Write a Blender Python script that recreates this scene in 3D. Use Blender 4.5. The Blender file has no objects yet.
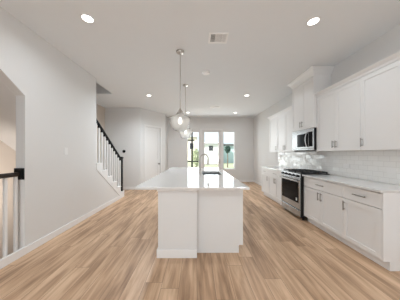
import bpy, bmesh, math, random
from mathutils import Vector, Matrix

random.seed(4)
sc = bpy.context.scene
C = sc.collection
PI = math.pi

# ------------------------------------------------------------------ camera
H = 1.325                                   # eye height (m)
cam_d = bpy.data.cameras.new('camera')
cam = bpy.data.objects.new('camera', cam_d)
C.objects.link(cam)
cam.location = (0, 0, H)
cam.rotation_euler = (PI / 2, 0, 0)
cam_d.sensor_width = 36
cam_d.lens = 172 / 400 * 36
cam_d.shift_x = 3.0 / 400
cam_d.shift_y = 3.7 / 400
cam_d.clip_start = 0.05
sc.camera = cam

# ------------------------------------------------------------------ world, exposure
world = bpy.data.worlds.new('sky')
sc.world = world
world.use_nodes = True
wb = world.node_tree.nodes['Background']
wb.inputs[0].default_value = (0.86, 0.94, 1.0, 1)
wb.inputs[1].default_value = 1.25
sc.view_settings.view_transform = 'Standard'
sc.view_settings.look = 'None'
sc.view_settings.exposure = 0.09
sc.view_settings.gamma = 1.0
sc.view_settings.use_curve_mapping = False
sc.cycles.use_denoising = True
sc.cycles.max_bounces = 14
sc.cycles.diffuse_bounces = 7
sc.cycles.glossy_bounces = 5
sc.cycles.transparent_max_bounces = 16
sc.cycles.sample_clamp_indirect = 6.0
sc.cycles.caustics_reflective = False
sc.cycles.caustics_refractive = False


def area_light(name, loc, rot, sx, sy, power, col=(1, 1, 1), spread=PI):
    d = bpy.data.lights.new(name, 'AREA')
    d.shape = 'RECTANGLE'
    d.size, d.size_y = sx, sy
    d.energy = power
    d.color = col
    d.spread = spread
    o = bpy.data.objects.new(name, d)
    C.objects.link(o)
    o.location = loc
    o.rotation_euler = rot
    return o


def sun(rot, power):
    d = bpy.data.lights.new('sun', 'SUN')
    d.energy = power
    d.angle = math.radians(1.0)
    d.color = (1.0, 0.97, 0.92)
    o = bpy.data.objects.new('sun', d)
    C.objects.link(o)
    o.rotation_euler = rot


# sun high on the left, lighting the house fronts outside
sun(Vector((-0.75, -0.42, 0.62)).to_track_quat('Z', 'Y').to_euler(), 8.0)
DAY_REAR = 27
DAY_BACK = 55
LAMP_W = 1.0
# daylight added for two assumed large windows in the unseen wall behind the camera
area_light('assumed_rear_daylight', (-1.15, -3.15, 1.55), (PI / 2, 0, 0), 1.9, 2.2, DAY_REAR, (0.88, 0.95, 1.0))
area_light('assumed_rear_daylight', (1.45, -3.15, 1.55), (PI / 2, 0, 0), 1.9, 2.2, DAY_REAR, (0.88, 0.95, 1.0))
# daylight through the glazing of the far wall
area_light('daylight_patio', (0.66, 8.45, 1.45), (-PI / 2, 0, 0), 2.2, 1.9, DAY_BACK, (0.95, 0.98, 1.0))


# ------------------------------------------------------------------ materials
def lin(c):
    return tuple(((x / 255) / 12.92 if x / 255 <= 0.04045 else ((x / 255 + 0.055) / 1.055) ** 2.4) for x in c)


def mat(name, rgb, rough=0.5, metal=0.0, var=0.03, scale=6.0, bump=0.0, bscale=200.0, spec=0.5, coat=0.0):
    m = bpy.data.materials.new(name)
    m.use_nodes = True
    nt = m.node_tree
    b = nt.nodes['Principled BSDF']
    b.inputs['Roughness'].default_value = rough
    b.inputs['Metallic'].default_value = metal
    b.inputs['Specular IOR Level'].default_value = spec
    b.inputs['Coat Weight'].default_value = coat
    b.inputs['Coat Roughness'].default_value = 0.05
    tc = nt.nodes.new('ShaderNodeTexCoord')
    n = nt.nodes.new('ShaderNodeTexNoise')
    n.inputs['Scale'].default_value = scale
    n.inputs['Detail'].default_value = 3
    nt.links.new(tc.outputs['Object'], n.inputs['Vector'])
    r = nt.nodes.new('ShaderNodeMix')
    r.data_type = 'RGBA'
    a = tuple(max(0, c * (1 - var)) for c in rgb)
    z = tuple(min(1, c * (1 + var)) for c in rgb)
    r.inputs['A'].default_value = (*a, 1)
    r.inputs['B'].default_value = (*z, 1)
    nt.links.new(n.outputs['Fac'], r.inputs['Factor'])
    nt.links.new(r.outputs['Result'], b.inputs['Base Color'])
    if bump:
        n2 = nt.nodes.new('ShaderNodeTexNoise')
        n2.inputs['Scale'].default_value = bscale
        n2.inputs['Detail'].default_value = 4
        nt.links.new(tc.outputs['Object'], n2.inputs['Vector'])
        bp = nt.nodes.new('ShaderNodeBump')
        bp.inputs['Strength'].default_value = bump
        bp.inputs['Distance'].default_value = 0.002
        nt.links.new(n2.outputs['Fac'], bp.inputs['Height'])
        nt.links.new(bp.outputs['Normal'], b.inputs['Normal'])
    return m


def emit(name, rgb, strength):
    m = bpy.data.materials.new(name)
    m.use_nodes = True
    nt = m.node_tree
    b = nt.nodes['Principled BSDF']
    b.inputs['Base Color'].default_value = (0.9, 0.9, 0.88, 1)
    b.inputs['Emission Color'].default_value = (*rgb, 1)
    b.inputs['Emission Strength'].default_value = strength
    return m


def pane_mat(name, gloss=0.06, tint=(0.97, 0.985, 0.98), rough=0.0):
    """thin clear sheet of glass"""
    m = bpy.data.materials.new(name)
    m.use_nodes = True
    nt = m.node_tree
    nt.nodes.remove(nt.nodes['Principled BSDF'])
    out = nt.nodes['Material Output']
    t = nt.nodes.new('ShaderNodeBsdfTransparent')
    t.inputs[0].default_value = (*tint, 1)
    g = nt.nodes.new('ShaderNodeBsdfGlossy')
    g.inputs['Roughness'].default_value = rough
    lw = nt.nodes.new('ShaderNodeLayerWeight')
    lw.inputs['Blend'].default_value = gloss
    mx = nt.nodes.new('ShaderNodeMixShader')
    nt.links.new(lw.outputs['Fresnel'], mx.inputs[0])
    nt.links.new(t.outputs[0], mx.inputs[1])
    nt.links.new(g.outputs[0], mx.inputs[2])
    nt.links.new(mx.outputs[0], out.inputs['Surface'])
    return m


def shade_glass(name):
    """clear seeded pendant glass, slightly hazy"""
    m = bpy.data.materials.new(name)
    m.use_nodes = True
    nt = m.node_tree
    nt.nodes.remove(nt.nodes['Principled BSDF'])
    out = nt.nodes['Material Output']
    t = nt.nodes.new('ShaderNodeBsdfTransparent')
    t.inputs[0].default_value = (0.97, 0.97, 0.96, 1)
    g = nt.nodes.new('ShaderNodeBsdfGlossy')
    g.inputs['Roughness'].default_value = 0.08
    d = nt.nodes.new('ShaderNodeBsdfTranslucent')
    d.inputs[0].default_value = (0.95, 0.94, 0.93, 1)
    tc = nt.nodes.new('ShaderNodeTexCoord')
    n = nt.nodes.new('ShaderNodeTexNoise')
    n.inputs['Scale'].default_value = 35
    nt.links.new(tc.outputs['Object'], n.inputs['Vector'])
    bp = nt.nodes.new('ShaderNodeBump')
    bp.inputs['Strength'].default_value = 0.02
    bp.inputs['Distance'].default_value = 0.002
    nt.links.new(n.outputs['Fac'], bp.inputs['Height'])
    nt.links.new(bp.outputs['Normal'], g.inputs['Normal'])
    m1 = nt.nodes.new('ShaderNodeMixShader')
    m1.inputs[0].default_value = 0.36
    nt.links.new(t.outputs[0], m1.inputs[1])
    nt.links.new(d.outputs[0], m1.inputs[2])
    lw = nt.nodes.new('ShaderNodeLayerWeight')
    lw.inputs['Blend'].default_value = 0.13
    m2 = nt.nodes.new('ShaderNodeMixShader')
    nt.links.new(lw.outputs['Fresnel'], m2.inputs[0])
    nt.links.new(m1.outputs[0], m2.inputs[1])
    nt.links.new(g.outputs[0], m2.inputs[2])
    nt.links.new(m2.outputs[0], out.inputs['Surface'])
    return m


def floor_mat():
    m = bpy.data.materials.new('oak_plank_floor')
    m.use_nodes = True
    nt = m.node_tree
    L = nt.links.new
    b = nt.nodes['Principled BSDF']
    b.inputs['Roughness'].default_value = 0.42
    b.inputs['Specular IOR Level'].default_value = 0.4
    tc = nt.nodes.new('ShaderNodeTexCoord')
    sp = nt.nodes.new('ShaderNodeSeparateXYZ')
    L(tc.outputs['Object'], sp.inputs[0])
    # every row of boards starts at its own random place
    rw = nt.nodes.new('ShaderNodeMath'); rw.operation = 'DIVIDE'; rw.inputs[1].default_value = 0.178
    L(sp.outputs['X'], rw.inputs[0])
    fl = nt.nodes.new('ShaderNodeMath'); fl.operation = 'FLOOR'
    L(rw.outputs[0], fl.inputs[0])
    wn = nt.nodes.new('ShaderNodeTexWhiteNoise'); wn.noise_dimensions = '1D'
    L(fl.outputs[0], wn.inputs['W'])
    sh = nt.nodes.new('ShaderNodeMath'); sh.operation = 'MULTIPLY_ADD'; sh.inputs[1].default_value = 1.83
    L(wn.outputs['Value'], sh.inputs[0]); L(sp.outputs['Y'], sh.inputs[2])
    cb = nt.nodes.new('ShaderNodeCombineXYZ')
    L(sh.outputs[0], cb.inputs['X'])
    L(sp.outputs['X'], cb.inputs['Y'])
    br = nt.nodes.new('ShaderNodeTexBrick')
    br.offset = 0.0
    br.inputs['Color1'].default_value = (0, 0, 0, 1)
    br.inputs['Color2'].default_value = (1, 1, 1, 1)
    br.inputs['Mortar'].default_value = (0.5, 0.5, 0.5, 1)
    br.inputs['Scale'].default_value = 1.0
    br.inputs['Mortar Size'].default_value = 0.0016
    br.inputs['Mortar Smooth'].default_value = 0.2
    br.inputs['Brick Width'].default_value = 1.83
    br.inputs['Row Height'].default_value = 0.178
    L(cb.outputs[0], br.inputs['Vector'])
    # stretched grain, offset per plank
    ofs = nt.nodes.new('ShaderNodeVectorMath')
    ofs.operation = 'MULTIPLY_ADD'
    L(br.outputs['Color'], ofs.inputs[0])
    ofs.inputs[1].default_value = (13.0, 7.0, 3.0)
    L(cb.outputs[0], ofs.inputs[2])
    mp = nt.nodes.new('ShaderNodeMapping')
    mp.inputs['Scale'].default_value = (1.3, 16.0, 1.0)
    L(ofs.outputs[0], mp.inputs['Vector'])
    n1 = nt.nodes.new('ShaderNodeTexNoise')
    n1.inputs['Scale'].default_value = 1.0
    n1.inputs['Detail'].default_value = 6
    n1.inputs['Roughness'].default_value = 0.6
    n1.inputs['Distortion'].default_value = 0.6
    L(mp.outputs[0], n1.inputs['Vector'])
    n2 = nt.nodes.new('ShaderNodeTexNoise')
    n2.inputs['Scale'].default_value = 1.6
    n2.inputs['Detail'].default_value = 3
    mp2 = nt.nodes.new('ShaderNodeMapping')
    mp2.inputs['Scale'].default_value = (0.9, 5.5, 1.0)
    L(ofs.outputs[0], mp2.inputs['Vector'])
    L(mp2.outputs[0], n2.inputs['Vector'])
    ramp = nt.nodes.new('ShaderNodeValToRGB')
    cr = ramp.color_ramp
    cr.elements[0].position = 0.46
    cr.elements[0].color = (*FLOOR_DARK, 1)
    cr.elements[1].position = 0.82
    cr.elements[1].color = (*FLOOR_LIGHT, 1)
    e = cr.elements.new(0.63)
    e.color = (*FLOOR_MID, 1)
    # factor = grain*.6 + plank*.22 + blotch*.3
    a1 = nt.nodes.new('ShaderNodeMath'); a1.operation = 'MULTIPLY'; a1.inputs[1].default_value = 0.72
    L(n1.outputs['Fac'], a1.inputs[0])
    a2 = nt.nodes.new('ShaderNodeMath'); a2.operation = 'MULTIPLY_ADD'; a2.inputs[1].default_value = 0.13
    L(br.outputs['Color'], a2.inputs[0]); L(a1.outputs[0], a2.inputs[2])
    a3 = nt.nodes.new('ShaderNodeMath'); a3.operation = 'MULTIPLY_ADD'; a3.inputs[1].default_value = 0.42
    L(n2.outputs['Fac'], a3.inputs[0]); L(a2.outputs[0], a3.inputs[2])
    L(a3.outputs[0], ramp.inputs['Fac'])
    mx = nt.nodes.new('ShaderNodeMix')
    mx.data_type = 'RGBA'
    mx.inputs['B'].default_value = (0.16, 0.10, 0.065, 1)
    L(ramp.outputs['Color'], mx.inputs['A'])
    L(br.outputs['Fac'], mx.inputs['Factor'])
    L(mx.outputs['Result'], b.inputs['Base Color'])
    bp = nt.nodes.new('ShaderNodeBump')
    bp.inputs['Strength'].default_value = 0.12
    bp.inputs['Distance'].default_value = 0.001
    L(n1.outputs['Fac'], bp.inputs['Height'])
    L(bp.outputs['Normal'], b.inputs['Normal'])
    return m


def tile_mat():
    """glossy white brick-laid wall tile, grout lines, slightly wavy glaze; on the x-facing wall"""
    m = bpy.data.materials.new('white_wall_tile')
    m.use_nodes = True
    nt = m.node_tree
    L = nt.links.new
    b = nt.nodes['Principled BSDF']
    b.inputs['Roughness'].default_value = 0.07
    b.inputs['Specular IOR Level'].default_value = 0.6
    tc = nt.nodes.new('ShaderNodeTexCoord')
    sp = nt.nodes.new('ShaderNodeSeparateXYZ')
    L(tc.outputs['Object'], sp.inputs[0])
    cb = nt.nodes.new('ShaderNodeCombineXYZ')
    L(sp.outputs['Y'], cb.inputs['X'])
    L(sp.outputs['Z'], cb.inputs['Y'])
    br = nt.nodes.new('ShaderNodeTexBrick')
    br.inputs['Color1'].default_value = (0.83, 0.825, 0.81, 1)
    br.inputs['Color2'].default_value = (0.85, 0.845, 0.83, 1)
    br.inputs['Mortar'].default_value = (0.70, 0.69, 0.675, 1)
    br.inputs['Scale'].default_value = 1.0
    br.inputs['Mortar Size'].default_value = 0.0022
    br.inputs['Brick Width'].default_value = 0.152
    br.inputs['Row Height'].default_value = 0.0762
    L(cb.outputs[0], br.inputs['Vector'])
    L(br.outputs['Color'], b.inputs['Base Color'])
    n = nt.nodes.new('ShaderNodeTexNoise')
    n.inputs['Scale'].default_value = 14
    n.inputs['Detail'].default_value = 1
    L(tc.outputs['Object'], n.inputs['Vector'])
    ad = nt.nodes.new('ShaderNodeMath'); ad.operation = 'MULTIPLY_ADD'
    ad.inputs[1].default_value = -0.5
    L(br.outputs['Fac'], ad.inputs[0]); L(n.outputs['Fac'], ad.inputs[2])
    bp = nt.nodes.new('ShaderNodeBump')
    bp.inputs['Strength'].default_value = 0.35
    bp.inputs['Distance'].default_value = 0.006
    L(ad.outputs[0], bp.inputs['Height'])
    # each tile set at a very slightly different tilt
    b2 = nt.nodes.new('ShaderNodeTexBrick')
    b2.inputs['Color1'].default_value = (0, 0, 0, 1)
    b2.inputs['Color2'].default_value = (1, 1, 1, 1)
    for q in ('Scale', 'Mortar Size', 'Brick Width', 'Row Height'):
        b2.inputs[q].default_value = br.inputs[q].default_value
    L(cb.outputs[0], b2.inputs['Vector'])
    wn = nt.nodes.new('ShaderNodeTexWhiteNoise'); wn.noise_dimensions = '3D'
    L(b2.outputs['Color'], wn.inputs['Vector'])
    v1 = nt.nodes.new('ShaderNodeVectorMath'); v1.operation = 'SUBTRACT'; v1.inputs[1].default_value = (0.5, 0.5, 0.5)
    L(wn.outputs['Color'], v1.inputs[0])
    v2 = nt.nodes.new('ShaderNodeVectorMath'); v2.operation = 'MULTIPLY'; v2.inputs[1].default_value = (0.0, 0.12, 0.12)
    L(v1.outputs[0], v2.inputs[0])
    gm = nt.nodes.new('ShaderNodeNewGeometry')
    v3 = nt.nodes.new('ShaderNodeVectorMath'); v3.operation = 'ADD'
    L(gm.outputs['Normal'], v3.inputs[0]); L(v2.outputs[0], v3.inputs[1])
    v4 = nt.nodes.new('ShaderNodeVectorMath'); v4.operation = 'NORMALIZE'
    L(v3.outputs[0], v4.inputs[0])
    L(v4.outputs[0], bp.inputs['Normal'])
    L(bp.outputs['Normal'], b.inputs['Normal'])
    return m


def siding_mat(name, rgb, step=0.18):
    m = mat(name, rgb, 0.7, var=0.03)
    nt = m.node_tree
    b = nt.nodes['Principled BSDF']
    tc = nt.nodes.new('ShaderNodeTexCoord')
    w = nt.nodes.new('ShaderNodeTexWave')
    w.wave_type = 'BANDS'
    w.bands_direction = 'Z'
    w.wave_profile = 'SAW'
    w.inputs['Scale'].default_value = 1 / step / 3.1416 * 0.5
    nt.links.new(tc.outputs['Object'], w.inputs['Vector'])
    bp = nt.nodes.new('ShaderNodeBump')
    bp.inputs['Distance'].default_value = 0.03
    nt.links.new(w.outputs['Fac'], bp.inputs['Height'])
    nt.links.new(bp.outputs['Normal'], b.inputs['Normal'])
    return m


FLOOR_DARK = (0.275, 0.165, 0.097)
FLOOR_MID = (0.50, 0.325, 0.203)
FLOOR_LIGHT = (0.70, 0.495, 0.335)

M = {}
M['wall'] = mat('wall_paint_greige', (0.71, 0.706, 0.70), 0.75, bump=0.08, bscale=180, var=0.01)
M['ceiling'] = mat('ceiling_paint', (0.785, 0.81, 0.83), 0.85, bump=0.15, bscale=120, var=0.01)
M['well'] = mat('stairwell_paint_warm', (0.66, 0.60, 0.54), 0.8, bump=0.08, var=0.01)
M['trim'] = mat('white_trim_paint', (0.80, 0.795, 0.79), 0.38, var=0.01)
M['cabinet'] = mat('white_cabinet_lacquer', (0.77, 0.765, 0.76), 0.36, var=0.01)
M['island'] = mat('white_island_paint', (0.72, 0.72, 0.715), 0.45, var=0.01)
M['quartz'] = mat('white_polished_quartz', (0.70, 0.693, 0.683), 0.07, var=0.02, scale=40, spec=0.7)
M['wood'] = floor_mat()
M['tile'] = tile_mat()
M['steel'] = mat('brushed_stainless_steel', (0.44, 0.445, 0.45), 0.27, 1.0, var=0.05, scale=40)
M['nickel'] = mat('brushed_nickel', (0.50, 0.47, 0.44), 0.28, 1.0, var=0.03)
M['dark_steel'] = mat('dark_pull_metal', (0.36, 0.34, 0.32), 0.3, 1.0, var=0.03)
M['black_glass'] = mat('black_oven_glass', (0.008, 0.008, 0.009), 0.05, var=0.1, spec=0.06)
M['black_metal'] = mat('black_enamel_metal', (0.011, 0.011, 0.012), 0.4, var=0.1, spec=0.25)
M['iron'] = mat('black_cast_iron', (0.02, 0.02, 0.021), 0.6, var=0.2, scale=60, bump=0.2)
M['black_wood'] = mat('black_painted_wood', (0.009, 0.009, 0.009), 0.5, var=0.1, spec=0.2)
M['brown_wood'] = mat('dark_stained_wood', (0.022, 0.014, 0.010), 0.4, var=0.25, spec=0.3, scale=20)
M['plastic'] = mat('white_plastic', (0.80, 0.795, 0.79), 0.35, var=0.01)
M['vent_dark'] = mat('vent_slot_shade', (0.16, 0.15, 0.14), 0.8, var=0.05)  # dark tone stands for the shade inside the vent slot
M['enamel'] = mat('white_enamel', (0.90, 0.895, 0.89), 0.4, var=0.01)
M['vent_grey'] = mat('vent_damper_grey', (0.5, 0.49, 0.48), 0.7, var=0.05)
M['glass'] = pane_mat('window_glass')
M['shade'] = shade_glass('pendant_seeded_glass')
M['bulb'] = emit('bulb_glow', (1.0, 0.95, 0.88), 7.0)
M['lamp'] = emit('downlight_diffuser_glow', (1.0, 0.97, 0.93), 4.0)
M['frame'] = mat('window_frame_vinyl', (0.74, 0.73, 0.72), 0.4, var=0.01)
M['siding_white'] = siding_mat('white_house_siding', (0.86, 0.86, 0.86))
M['siding_teal'] = siding_mat('pale_blue_house_siding', (0.55, 0.68, 0.70))
M['siding_tan'] = siding_mat('cream_house_siding', (0.80, 0.72, 0.60))
M['roof'] = mat('dark_shingle_roof', (0.11, 0.12, 0.12), 0.85, var=0.25, scale=8, bump=0.4, bscale=30)
M['roof_pale'] = mat('pale_shingle_roof', (0.62, 0.64, 0.66), 0.85, var=0.1, scale=8, bump=0.4, bscale=30)
M['grass'] = mat('lawn_grass', (0.36, 0.38, 0.26), 0.9, var=0.3, scale=5, bump=0.6, bscale=40)
M['concrete'] = mat('patio_concrete', (0.66, 0.65, 0.62), 0.8, var=0.05, bump=0.2)
M['leaf'] = mat('tree_leaves', (0.50, 0.54, 0.38), 0.7, var=0.5, scale=9)
M['leaf_dark'] = mat('dark_tree_leaves', (0.05, 0.10, 0.08), 0.7, var=0.5, scale=9)
M['bark'] = mat('tree_bark', (0.16, 0.12, 0.09), 0.9, var=0.3, scale=12, bump=0.5)
M['window_dark'] = mat('dark_house_window', (0.06, 0.06, 0.07), 0.25, var=0.1)


# ------------------------------------------------------------------ mesh helpers
class B:
    """collects shapes in world coordinates; build() links them as ONE mesh object"""

    def __init__(self, xf=None):
        self.bm = bmesh.new()
        self.xf = xf

    def _v(self, co):
        return self.bm.verts.new(self.xf @ Vector(co) if self.xf else Vector(co))

    def faces(self, vs, fs):
        v = [self._v(c) for c in vs]
        for f in fs:
            try:
                self.bm.faces.new([v[i] for i in f])
            except ValueError:
                pass
        return self

    def box(self, x0, y0, z0, x1, y1, z1):
        x0, x1 = min(x0, x1), max(x0, x1)
        y0, y1 = min(y0, y1), max(y0, y1)
        z0, z1 = min(z0, z1), max(z0, z1)
        return self.faces([(x0, y0, z0), (x1, y0, z0), (x1, y1, z0), (x0, y1, z0), (x0, y0, z1), (x1, y0, z1), (x1, y1, z1), (x0, y1, z1)],
                          [(0, 3, 2, 1), (4, 5, 6, 7), (0, 1, 5, 4), (1, 2, 6, 5), (2, 3, 7, 6), (3, 0, 4, 7)])

    def prism(self, poly, axis, a, b):
        """extrude a 2D polygon along axis: 'x' -> poly in (y,z); 'y' -> (x,z); 'z' -> (x,y)"""
        def co(p, t):
            return {'x': (t, p[0], p[1]), 'y': (p[0], t, p[1]), 'z': (p[0], p[1], t)}[axis]
        n = len(poly)
        vs = [co(p, a) for p in poly] + [co(p, b) for p in poly]
        fs = [tuple(range(n)), tuple(range(2 * n - 1, n - 1, -1))]
        fs += [(i, (i + 1) % n, n + (i + 1) % n, n + i) for i in range(n)]
        return self.faces(vs, fs)

    def tube(self, pts, r, seg=12, r1=None):
        pts = [Vector(p) for p in pts]
        n = len(pts)
        rings = []
        up = None
        for i, p in enumerate(pts):
            t = (pts[min(i + 1, n - 1)] - pts[max(i - 1, 0)]).normalized()
            if up is None:
                up = Vector((0, 0, 1)) if abs(t.z) < 0.9 else Vector((1, 0, 0))
            s = t.cross(up).normalized()
            up = s.cross(t).normalized()
            rr = r if r1 is None else r + (r1 - r) * i / (n - 1)
            rings.append([self._v(p + (s * math.cos(a) + up * math.sin(a)) * rr) for a in [2 * PI * k / seg for k in range(seg)]])
        for i in range(n - 1):
            for k in range(seg):
                self.bm.faces.new((rings[i][k], rings[i][(k + 1) % seg], rings[i + 1][(k + 1) % seg], rings[i + 1][k]))
        self.bm.faces.new(rings[0][::-1])
        self.bm.faces.new(rings[-1])
        return self

    def lathe(self, c, prof, seg=32, closed=False):
        """prof: (radius, z) pairs about a vertical axis through c"""
        rings = []
        for r, z in prof:
            if r < 1e-6:
                rings.append([self._v((c[0], c[1], c[2] + z))])
            else:
                rings.append([self._v((c[0] + r * math.cos(2 * PI * k / seg), c[1] + r * math.sin(2 * PI * k / seg), c[2] + z)) for k in range(seg)])
        pairs = list(zip(rings[:-1], rings[1:]))
        if closed:
            pairs.append((rings[-1], rings[0]))
        for a, b in pairs:
            for k in range(seg):
                k2 = (k + 1) % seg
                if len(a) == 1 and len(b) == 1:
                    continue
                if len(a) == 1:
                    self.bm.faces.new((a[0], b[k2], b[k]))
                elif len(b) == 1:
                    self.bm.faces.new((a[k], a[k2], b[0]))
                else:
                    self.bm.faces.new((a[k], a[k2], b[k2], b[k]))
        return self

    def build(self, name, m, parent=None, bevel=0.0, smooth=False, label=None, solid=0.0):
        bm = self.bm
        bmesh.ops.recalc_face_normals(bm, faces=bm.faces)
        if parent is None:
            xs = [v.co.x for v in bm.verts]; ys = [v.co.y for v in bm.verts]; zs = [v.co.z for v in bm.verts]
            org = Vector(((min(xs) + max(xs)) / 2, (min(ys) + max(ys)) / 2, min(zs)))
            if name in ('floor',) or 'splash' in name or 'house' in name:
                org = Vector((0, 0, 0))
        else:
            org = Vector((0, 0, 0))
            p = parent
            while p is not None:
                org += p.location
                p = p.parent
        for v in bm.verts:
            v.co -= org
        me = bpy.data.meshes.new(name)
        bm.to_mesh(me)
        bm.free()
        o = bpy.data.objects.new(name, me)
        C.objects.link(o)
        me.materials.append(m)
        if parent is None:
            o.location = org
        else:
            o.parent = parent
        if smooth:
            for p in me.polygons:
                p.use_smooth = True
            try:
                me.set_sharp_from_angle(angle=math.radians(40))
            except Exception:
                pass
        if solid:
            s = o.modifiers.new('solid', 'SOLIDIFY')
            s.thickness = solid
        if bevel:
            w = o.modifiers.new('bevel', 'BEVEL')
            w.width = bevel
            w.segments = 2
            w.limit_method = 'ANGLE'
            w.angle_limit = math.radians(50)
        if label:
            o['label'] = label
        return o


def thing(name, label, cat, loc=(0, 0, 0), group=None):
    o = bpy.data.objects.new(name, None)
    o.empty_display_size = 0.1
    C.objects.link(o)
    o.location = loc
    o['label'] = label
    o['category'] = cat
    if group:
        o['group'] = group
    return o


def tag(o, label, cat, group=None):
    o['label'] = label
    o['category'] = cat
    if group:
        o['group'] = group
    return o


def struct(o, label=None):
    o['kind'] = 'structure'
    if label:
        o['label'] = label
    return o


def sgroup(name, loc, label=None):
    o = bpy.data.objects.new(name, None)
    C.objects.link(o)
    o.location = loc
    o['kind'] = 'structure'
    if label:
        o['label'] = label
    return o


# ------------------------------------------------------------------ room dimensions
ZC = 3.02
XL = -2.265          # left wall face
XR = 2.65            # right wall face
YB = 8.07            # far wall face
YR = -3.0            # wall behind the camera
XW = -3.40           # far side of the stairwell
TW = 0.12            # wall thickness
YE = 3.87            # end of the left wall
YF = 6.35            # wall facing the camera past the stairs
LOW = -2.4

# floor: main part, foot of the stairs, landing beside the lower stairs
b = B()
b.box(XL - TW, YR, -0.2, XR, YB, 0)
b.box(XW, 4.4, -0.2, XL - TW, YF + 0.1, 0)
b.box(XW, YR, -0.2, XL - TW, 0.7, 0)
struct(b.build('floor', M['wood']), 'light oak plank floor running to the far wall')

# ceiling with the opening over the stairs
OX, OY0, OY1 = -2.40, 1.4, 4.86
b = B()
b.box(OX, YR, ZC, XR + 0.1, YB + 0.1, ZC + 0.25)
b.box(XW - 0.1, YR, ZC, OX, OY0, ZC + 0.25)
b.box(XW - 0.1, OY1, ZC, OX, YB + 0.1, ZC + 0.25)
struct(b.build('ceiling', M['ceiling']), 'flat pale ceiling with recessed lights')
# upper stairwell
b = B()
b.box(OX, OY0, ZC + 0.25, OX + 0.1, OY1, 4.6)
b.box(XW, OY1, ZC + 0.25, OX + 0.1, OY1 + 0.1, 4.6)
b.box(XW, OY0 - 0.1, ZC + 0.25, OX + 0.1, OY0, 4.6)
b.box(XW - 0.1, OY0 - 0.1, 4.6, OX + 0.1, OY1 + 0.1, 4.7)
struct(b.build('wall_upper', M['wall']))

# left wall with the sloping-headed opening onto the lower stairs
SL = 0.749                         # pitch of the stairs


def nose(y):
    return 0.185 + (5.34 - y) * SL


yj = 2.265
b = B()
b.prism([(YR, 0), (0.7, 0), (0.7, 2.75), (yj - (2.75 - 2.09) / SL, 2.75), (yj, 2.09), (yj, 0), (YE, 0), (YE, ZC), (YR, ZC)], 'x', XL - TW, XL)
b.prism([(YE, 0), (5.15, 0), (YE, nose(YE) - 0.32)], 'x', XL - TW, XL)
struct(b.build('wall_left', M['wall']), 'pale greige wall on the left')
b = B()
b.box(XL - TW, 0.7, LOW, XL, 5.2, -0.2)
struct(b.build('wall_lower', M['well']))
b = B()
b.box(XW - 0.1, YR, LOW, XW, YF + 0.1, 4.6)
struct(b.build('wall_stairwell', M['well']), 'warm beige wall inside the stairwell')
b = B()
b.box(XW, 0.7, LOW - 0.1, XL, 5.2, LOW)
b.box(XW, 0.6, LOW, XL - TW, 0.7, -0.2)
b.box(XW, 5.2, LOW, XL, 5.3, -0.2)
struct(b.build('floor_lower', M['well']))
# facing wall, angled wall, return, far wall, right wall, wall behind the camera
b = B()
b.box(XW - 0.1, YF, 0, -2.085, YF + 0.12, ZC)
struct(b.build('wall_facing', M['wall']), 'pale wall facing past the staircase')
A = Vector((-2.085, YF, 0))
Q = Vector((-1.367, 7.35, 0))
u = (Q - A).normalized()
LEN = (Q - A).length
nin = Vector((-u.y, u.x, 0))
XF = Matrix(((u.x, nin.x, 0, A.x), (u.y, nin.y, 0, A.y), (0, 0, 1, 0), (0, 0, 0, 1)))
D0, D1, DZ = 0.222, 0.968, 2.365      # pantry door opening along the angled wall
b = B(XF)
b.box(0, 0, 0, D0, 0.12, ZC)
b.box(D1, 0, 0, LEN, 0.12, ZC)
b.box(D0, 0, DZ, D1, 0.12, ZC)
struct(b.build('wall_angled', M['wall']), 'angled wall holding the pantry door')
b = B()
b.box(Q.x - 0.12, Q.y, 0, Q.x, YB, ZC)
struct(b.build('wall_return', M['wall']))
W1 = (-0.475, 0.115, 0.60, 2.375)
DR = (0.225, 1.145, 0.0, 2.43)
W2 = (1.222, 1.785, 0.60, 2.375)
b = B()
x = Q.x - 0.12
for (x0, x1, z0, z1) in (W1, DR, W2):
    b.box(x, YB, 0, x0, YB + 0.15, ZC)
    if z0 > 0:
        b.box(x0, YB, 0, x1, YB + 0.15, z0)
    b.box(x0, YB, z1, x1, YB + 0.15, ZC)
    x = x1
b.box(x, YB, 0, XR + 0.1, YB + 0.15, ZC)
struct(b.build('wall_back', M['wall']), 'far wall with two windows and a glazed door')
b = B()
b.box(XR, YR, 0, XR + 0.1, YB, ZC)
struct(b.build('wall_right', M['wall']), 'right wall behind the kitchen cabinets')
b = B()
xs = [XW - 0.1, -2.1, -0.2, 0.5, 2.4, XR + 0.1]
for i in range(0, 6, 2):
    b.box(xs[i], YR - 0.12, 0, xs[i + 1], YR, ZC)
for i in (1, 3):  # assumed window openings, out of view, put in to admit the rear daylight
    b.box(xs[i], YR - 0.12, 0, xs[i + 1], YR, 0.45)
    b.box(xs[i], YR - 0.12, 2.65, xs[i + 1], YR, ZC)
struct(b.build('wall_rear', M['wall']))

# baseboards
BH, BT = 0.10, 0.014


def baseboard(name, boxes, xf=None):
    b = B(xf)
    for q in boxes:
        b.box(*q)
    return struct(b.build(name, M['trim'], bevel=0.004))


baseboard('baseboard_left', [(XL, yj, 0, XL + BT, 5.16, BH), (XL, YR, 0, XL + BT, 0.7, BH)])
baseboard('baseboard_facing', [(XW, YF - BT, 0, -2.09, YF, BH)])
baseboard('baseboard_angled', [(0.0, -BT, 0, D0 - 0.072, 0, BH), (D1 + 0.072, -BT, 0, LEN, 0, BH)], XF)
baseboard('baseboard_return', [(Q.x, Q.y, 0, Q.x + BT, YB, BH)])
baseboard('baseboard_back', [(Q.x + BT, YB - BT, 0, DR[0] - 0.07, YB, BH), (DR[1] + 0.07, YB - BT, 0, XR - BT, YB, BH)])
baseboard('baseboard_right', [(XR - BT, 5.63, 0, XR, YB, BH), (XR - BT, YR, 0, XR, 1.93, BH)])
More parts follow.
